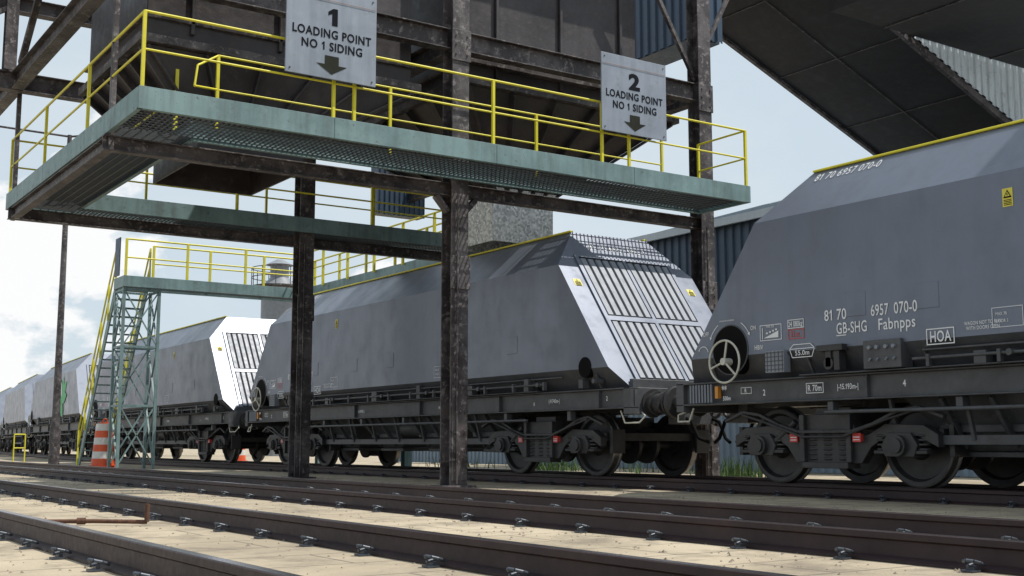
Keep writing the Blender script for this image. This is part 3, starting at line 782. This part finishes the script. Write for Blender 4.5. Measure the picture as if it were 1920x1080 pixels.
# signs
def sign(n,x0,hanglab):
    z0,z1,y=5.38,6.61,13.93; loc=(x0+.65,y,z0)
    T=thing('loading_point_sign',hanglab,'sign',loc,group='loading point signs on the walkway railing')
    m=M(); m.box(x0,x0+1.3,y-.012,y+.012,z0,z1); m.obj('board',SIGN,T,off=loc,bevel=.004)
    for zz in (z0+.1,z1-.25):
        m=M(); m.box(x0+.05,x0+1.25,y+.013,y+.045,zz,zz+.05); m.obj('mounting_bar',RUST,T,off=loc)
    Y=y-.016; cx=x0+.65
    for (s_,h_,zz,ft,bo) in ((n,.235,.725,None,.045),('LOADING POINT',.110,.55,1.14,.025),('NO 1 SIDING',.110,.38,.88,.025)):
        m=M(); m.text(s_,h_,(cx,Y,z0+zz),(1,0,0),(0,0,1),0,bo,1.25,'CENTER',1.04,ft); m.obj('lettering',SIGNT,T,off=loc)
    m=M(); m.add([(cx-.10,Y,z0+.31),(cx-.10,Y,z0+.19),(cx-.22,Y,z0+.19),(cx,Y,z0+.06),(cx+.22,Y,z0+.19),(cx+.10,Y,z0+.19),(cx+.10,Y,z0+.31)],[(0,1,2,3,4,5,6)],0)
    m.obj('arrow',ARROW,T,off=loc)
    for a in (.06,1.24):
        for b in (.06,1.17):
            m=M(); m.cyl((x0+a,y-.012,z0+b),(x0+a,y-.022,z0+b),.012,6); m.obj('bolt',RUST,T,off=loc)
    m=M(); m.cyl((x0+.02,y-.02,z0+1.06),(x0+1.28,y-.02,z0+1.06),.003,5); m.obj('fixing_wire',plain('rusty_wire',(.30,.16,.10),.7),T,off=loc)
sign('1',5.85,'grey metal sign reading 1 LOADING POINT NO 1 SIDING')
sign('2',11.0,'grey metal sign reading 2 LOADING POINT NO 1 SIDING')

# ------------------------------------------------------------------ conveyor gallery etc
def zg(x): return 12.24-.389*(x-23.3)
loc=(30,21.7,0)
T=thing('conveyor_gallery','inclined dark conveyor gallery with corrugated side cladding','conveyor',loc)
m=M(); xa,xb=19,44
m.add([(xa,19.5,zg(xa)),(xb,19.5,zg(xb)),(xb,24,zg(xb)),(xa,24,zg(xa))],[(0,1,2,3)])
for k in range(9):
    x=xa+1+2.8*k; m.beam((x,19.5,zg(x)-.012),(x,24,zg(x)-.012),.03,.02,1)
m.beam((xa,21.75,zg(xa)-.03),(xb,21.75,zg(xb)-.03),.03,.02,1)
m.beam((xa,19.5,zg(xa)),(xb,19.5,zg(xb)),.12,.2,1); m.beam((xa,24,zg(xa)),(xb,24,zg(xb)),.12,.2,1)
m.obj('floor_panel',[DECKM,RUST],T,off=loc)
m=M(); m.corr('x',19.42,xa,xb,lambda t:zg(t)+.1,lambda t:zg(t)+3.2,.3,.05); m.corr('x',24.1,xa,xb,lambda t:zg(t)+.1,lambda t:zg(t)+3.2,.3,.05)
m.obj('side_cladding',CORR,T,off=loc)
m=M(); m.beam((xa,21.75,zg(xa)+3.3),(xb,21.75,zg(xb)+3.3),5.0,.1); m.obj('roof',ROOFM,T,off=loc)
for x in (34,42):
    for y in (19.8,23.7):
        m=M(); m.beam((x,y,0),(x,y,zg(x)-.1),.3,.3); m.obj('trestle_leg',RUST,T,off=loc)
loc=(33,15,0)
T=thing('overhead_deck','dark stained overhead deck beside the conveyor gallery','platform',loc)
m=M(); m.box(22.5,48,14.5,19.3,11.3,11.6,0)
for k in range(5): m.box(24.5+4.5*k,24.56+4.5*k,14.5,19.3,11.27,11.298,1)
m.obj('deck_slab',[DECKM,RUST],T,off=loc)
for y in (15,18.4):
    m=M(); m.box(40,40.4,y,y+.4,0,11.1); m.obj('support_leg',RUST,T,off=loc)
loc=(15,-2,11.3)  # unseen slab above the frame, added to cast shade on the ground
T=thing('unseen_shade_slab','dark slab added out of view to shade the ground by the train','shade blocker',loc)
m=M(); m.box(12.6,17.5,-14,4.5,11.3,11.6,0); 
for k in range(5): m.box(12.6,17.5,-12+3.6*k,-11.9+3.6*k,11.1,11.298,1)
m.obj('shade_slab',[DECKM,RUST],T,off=loc)
loc=(18.5,22,9.8)
T=thing('transfer_tower','dark blue corrugated transfer house above the bins','building',loc)
m=M(); m.corr('y',18,19.4,26,9.8,15,.28,.05); m.corr('x',19.4,18,18.9,9.8,15,.28,.05); m.box(18.05,18.9,19.5,26,9.82,15)
m.obj('wall',BLUE,T,off=loc)
m=M(); m.box(17.95,18.95,19.3,26.05,15.005,15.2); m.obj('roof',ROOFM,T,off=loc)
loc=(13.95,26,6.2)
T=thing('cladding_enclosure','small dark blue corrugated enclosure hung from the gantry','enclosure',loc)
m=M(); m.corr('x',26,13.45,14.8,6.3,7.6,.14,.03); m.box(13.47,14.8,26.03,26.4,6.32,7.58); m.obj('wall',BLUE,T,off=loc)
loc=(28,16,0)
T=thing('industrial_shed','blue corrugated shed with pale pitched roof behind the train','building',loc)
m=M(); m.corr('y',22,-6,26.5,0,6.45,.3,.05); m.corr('x',26.55,22,34,0,lambda t:6.45+(min(t,56-t)-22)*.30,.3,.05); m.corr('x',-6,22,34,0,lambda t:6.45+(min(t,56-t)-22)*.30,.3,.05)
m.corr('y',34,-6,26.5,0,6.45,.3,.05); m.obj('wall',BLUE,T,off=loc)
m=M(); m.add([(21.8,-6.2,6.45),(21.8,26.8,6.45),(28,26.8,8.3),(28,-6.2,8.3),(34.2,26.8,6.45),(34.2,-6.2,6.45)],[(0,1,2,3),(3,2,4,5)])
for k in range(33): 
    y=-6+k; m.beam((21.8,y,6.48),(28,y,8.33),.05,.05)
m.box(21.7,21.79,-6.2,26.8,6.3,6.5)
m.obj('roof',ROOFM,T,off=loc)
loc=(20,20,0)
T=thing('boundary_fence','pale blue corrugated sheet fence behind the track','fence',loc)
m=M(); m.corr('y',20,2,37,0.02,1.7,.22,.04); m.obj('fence_sheet',LBLUE,T,off=loc)
for k in range(15):
    m=M(); m.box(20.02,20.12,2+2.5*k,2.1+2.5*k,0,1.8); m.obj('fence_post',RUST,T,off=loc)
loc=(25.2,60,0)
T=thing('vent_tank','grey cylindrical tank with railed conical top','tank',loc)
m=M(); m.cyl((25.2,60,0),(25.2,60,9.0),.95,24); m.cyl((25.2,60,9.0),(25.2,60,9.5),.95,24,0,.5); m.cyl((25.2,60,9.5),(25.2,60,10.2),.5,20); m.cyl((25.2,60,10.2),(25.2,60,10.5),.75,20,0,.2)
m.obj('shell',TANK,T,off=loc)
m=M(); m.cyl((25.2,60,8.95),(25.2,60,9.03),1.5,24)
for z in (9.5,10.0): m.ring((25.2,60,z),(0,0,1),1.48,.025,28,6)
for k in range(12):
    a=k*math.pi/6; m.cyl((25.2+1.48*math.cos(a),60+1.48*math.sin(a),9),(25.2+1.48*math.cos(a),60+1.48*math.sin(a),10),.025,6)
m.obj('railing',RUST,T,off=loc)
loc=(9.2,39.5,0)
T=thing('lamp_post','tall slim lamp post with long arm beside the train','street lamp',loc)
m=M(); m.cyl((9.2,39.5,0),(9.2,39.5,10.6),.13,14,0,.07); m.cyl((9.2,39.5,0),(9.2,39.5,1.2),.17,14); m.obj('pole',RUST,T,off=loc)
m=M(); m.cyl((9.2,39.5,10.55),(7.0,40.4,10.8),.035,8); m.cyl((9.2,39.5,10.55),(9.6,39.3,10.6),.035,8); m.obj('arm',RUST,T,off=loc)
m=M(); m.beam((7.1,40.35,10.8),(6.5,40.6,10.85),.26,.14); m.obj('lamp_head',TANK,T,off=loc,bevel=.03)
def drum(x,y,lab):
    T=thing('traffic_drum',lab,'traffic drum',(x,y,0),group='orange and white traffic drums')
    m=M(); m.cyl((0,0,0),(0,0,.08),.38,24); z=.08; R=.31
    for k in range(6):
        h=.18; m.cyl((0,0,z),(0,0,z+h),R,24,1 if k%2 else 0,R-.010); z+=h; R-=.015
    m.cyl((0,0,z),(0,0,z+.04),.14,12); m.ring((0,0,z+.07),(0,1,0),.06,.015,14,6)
    m.obj('drum_body',[ORNG,WBAND],T)
drum(8.75,32.2,'orange and white banded traffic drum beside the stair tower'); drum(15.0,39.0,'orange and white banded traffic drum behind the train'); 
loc=(8.6,41.5,0)
T=thing('yellow_barrier','small yellow tube barrier standing near the lamp post','barrier',loc)
m=M(); m.tube([(8.6,42.5,0),(8.6,42.5,.95),(8.95,42.5,.95),(8.95,42.5,0)],.022,8); m.cyl((8.6,42.5,.5),(8.95,42.5,.5),.018,8); m.obj('tube_frame',YEL,T,off=loc)
loc=(2.6,9.8,0)
T=thing('rusty_pipe','short bent rusty pipe lying on the concrete between rails','pipe',loc)
m=M(); m.tube([(2.1,10.15,.03),(2.6,9.80,.035),(2.95,9.55,.03)],.017,10); m.tube([(2.95,9.55,.03),(2.95,9.55,.17)],.02,10); m.cyl((2.5,9.87,.035),(2.55,9.835,.035),.028,10)
m.obj('pipe_run',plain('orange_rust',(.13,.06,.035),.8,0,.6,25),T,off=loc)
m=M()
for (cx,cy,n,R) in ((17.0,23.6,260,1.0),(16.4,16.7,260,.8),(17.5,20.5,60,1.2),(17,28,60,1.5)):
    for k in range(n):
        x=cx+random.gauss(0,R*.4);y=cy+random.gauss(0,R*.5);h=random.uniform(.08,.45);a=random.uniform(0,6.28);dx=.012*math.cos(a);dy=.012*math.sin(a);lx=random.gauss(0,.08);ly=random.gauss(0,.08)
        m.add([(x-dx,y-dy,0),(x+dx,y+dy,0),(x+lx*.5+dx*.7,y+ly*.5+dy*.7,h*.6),(x+lx*.5-dx*.7,y+ly*.5-dy*.7,h*.6),(x+lx,y+ly,h)],[(0,1,2,3),(3,2,4)])
tag(m.obj('weeds',GRASS),'green weeds growing behind the track','grass',kind='stuff')
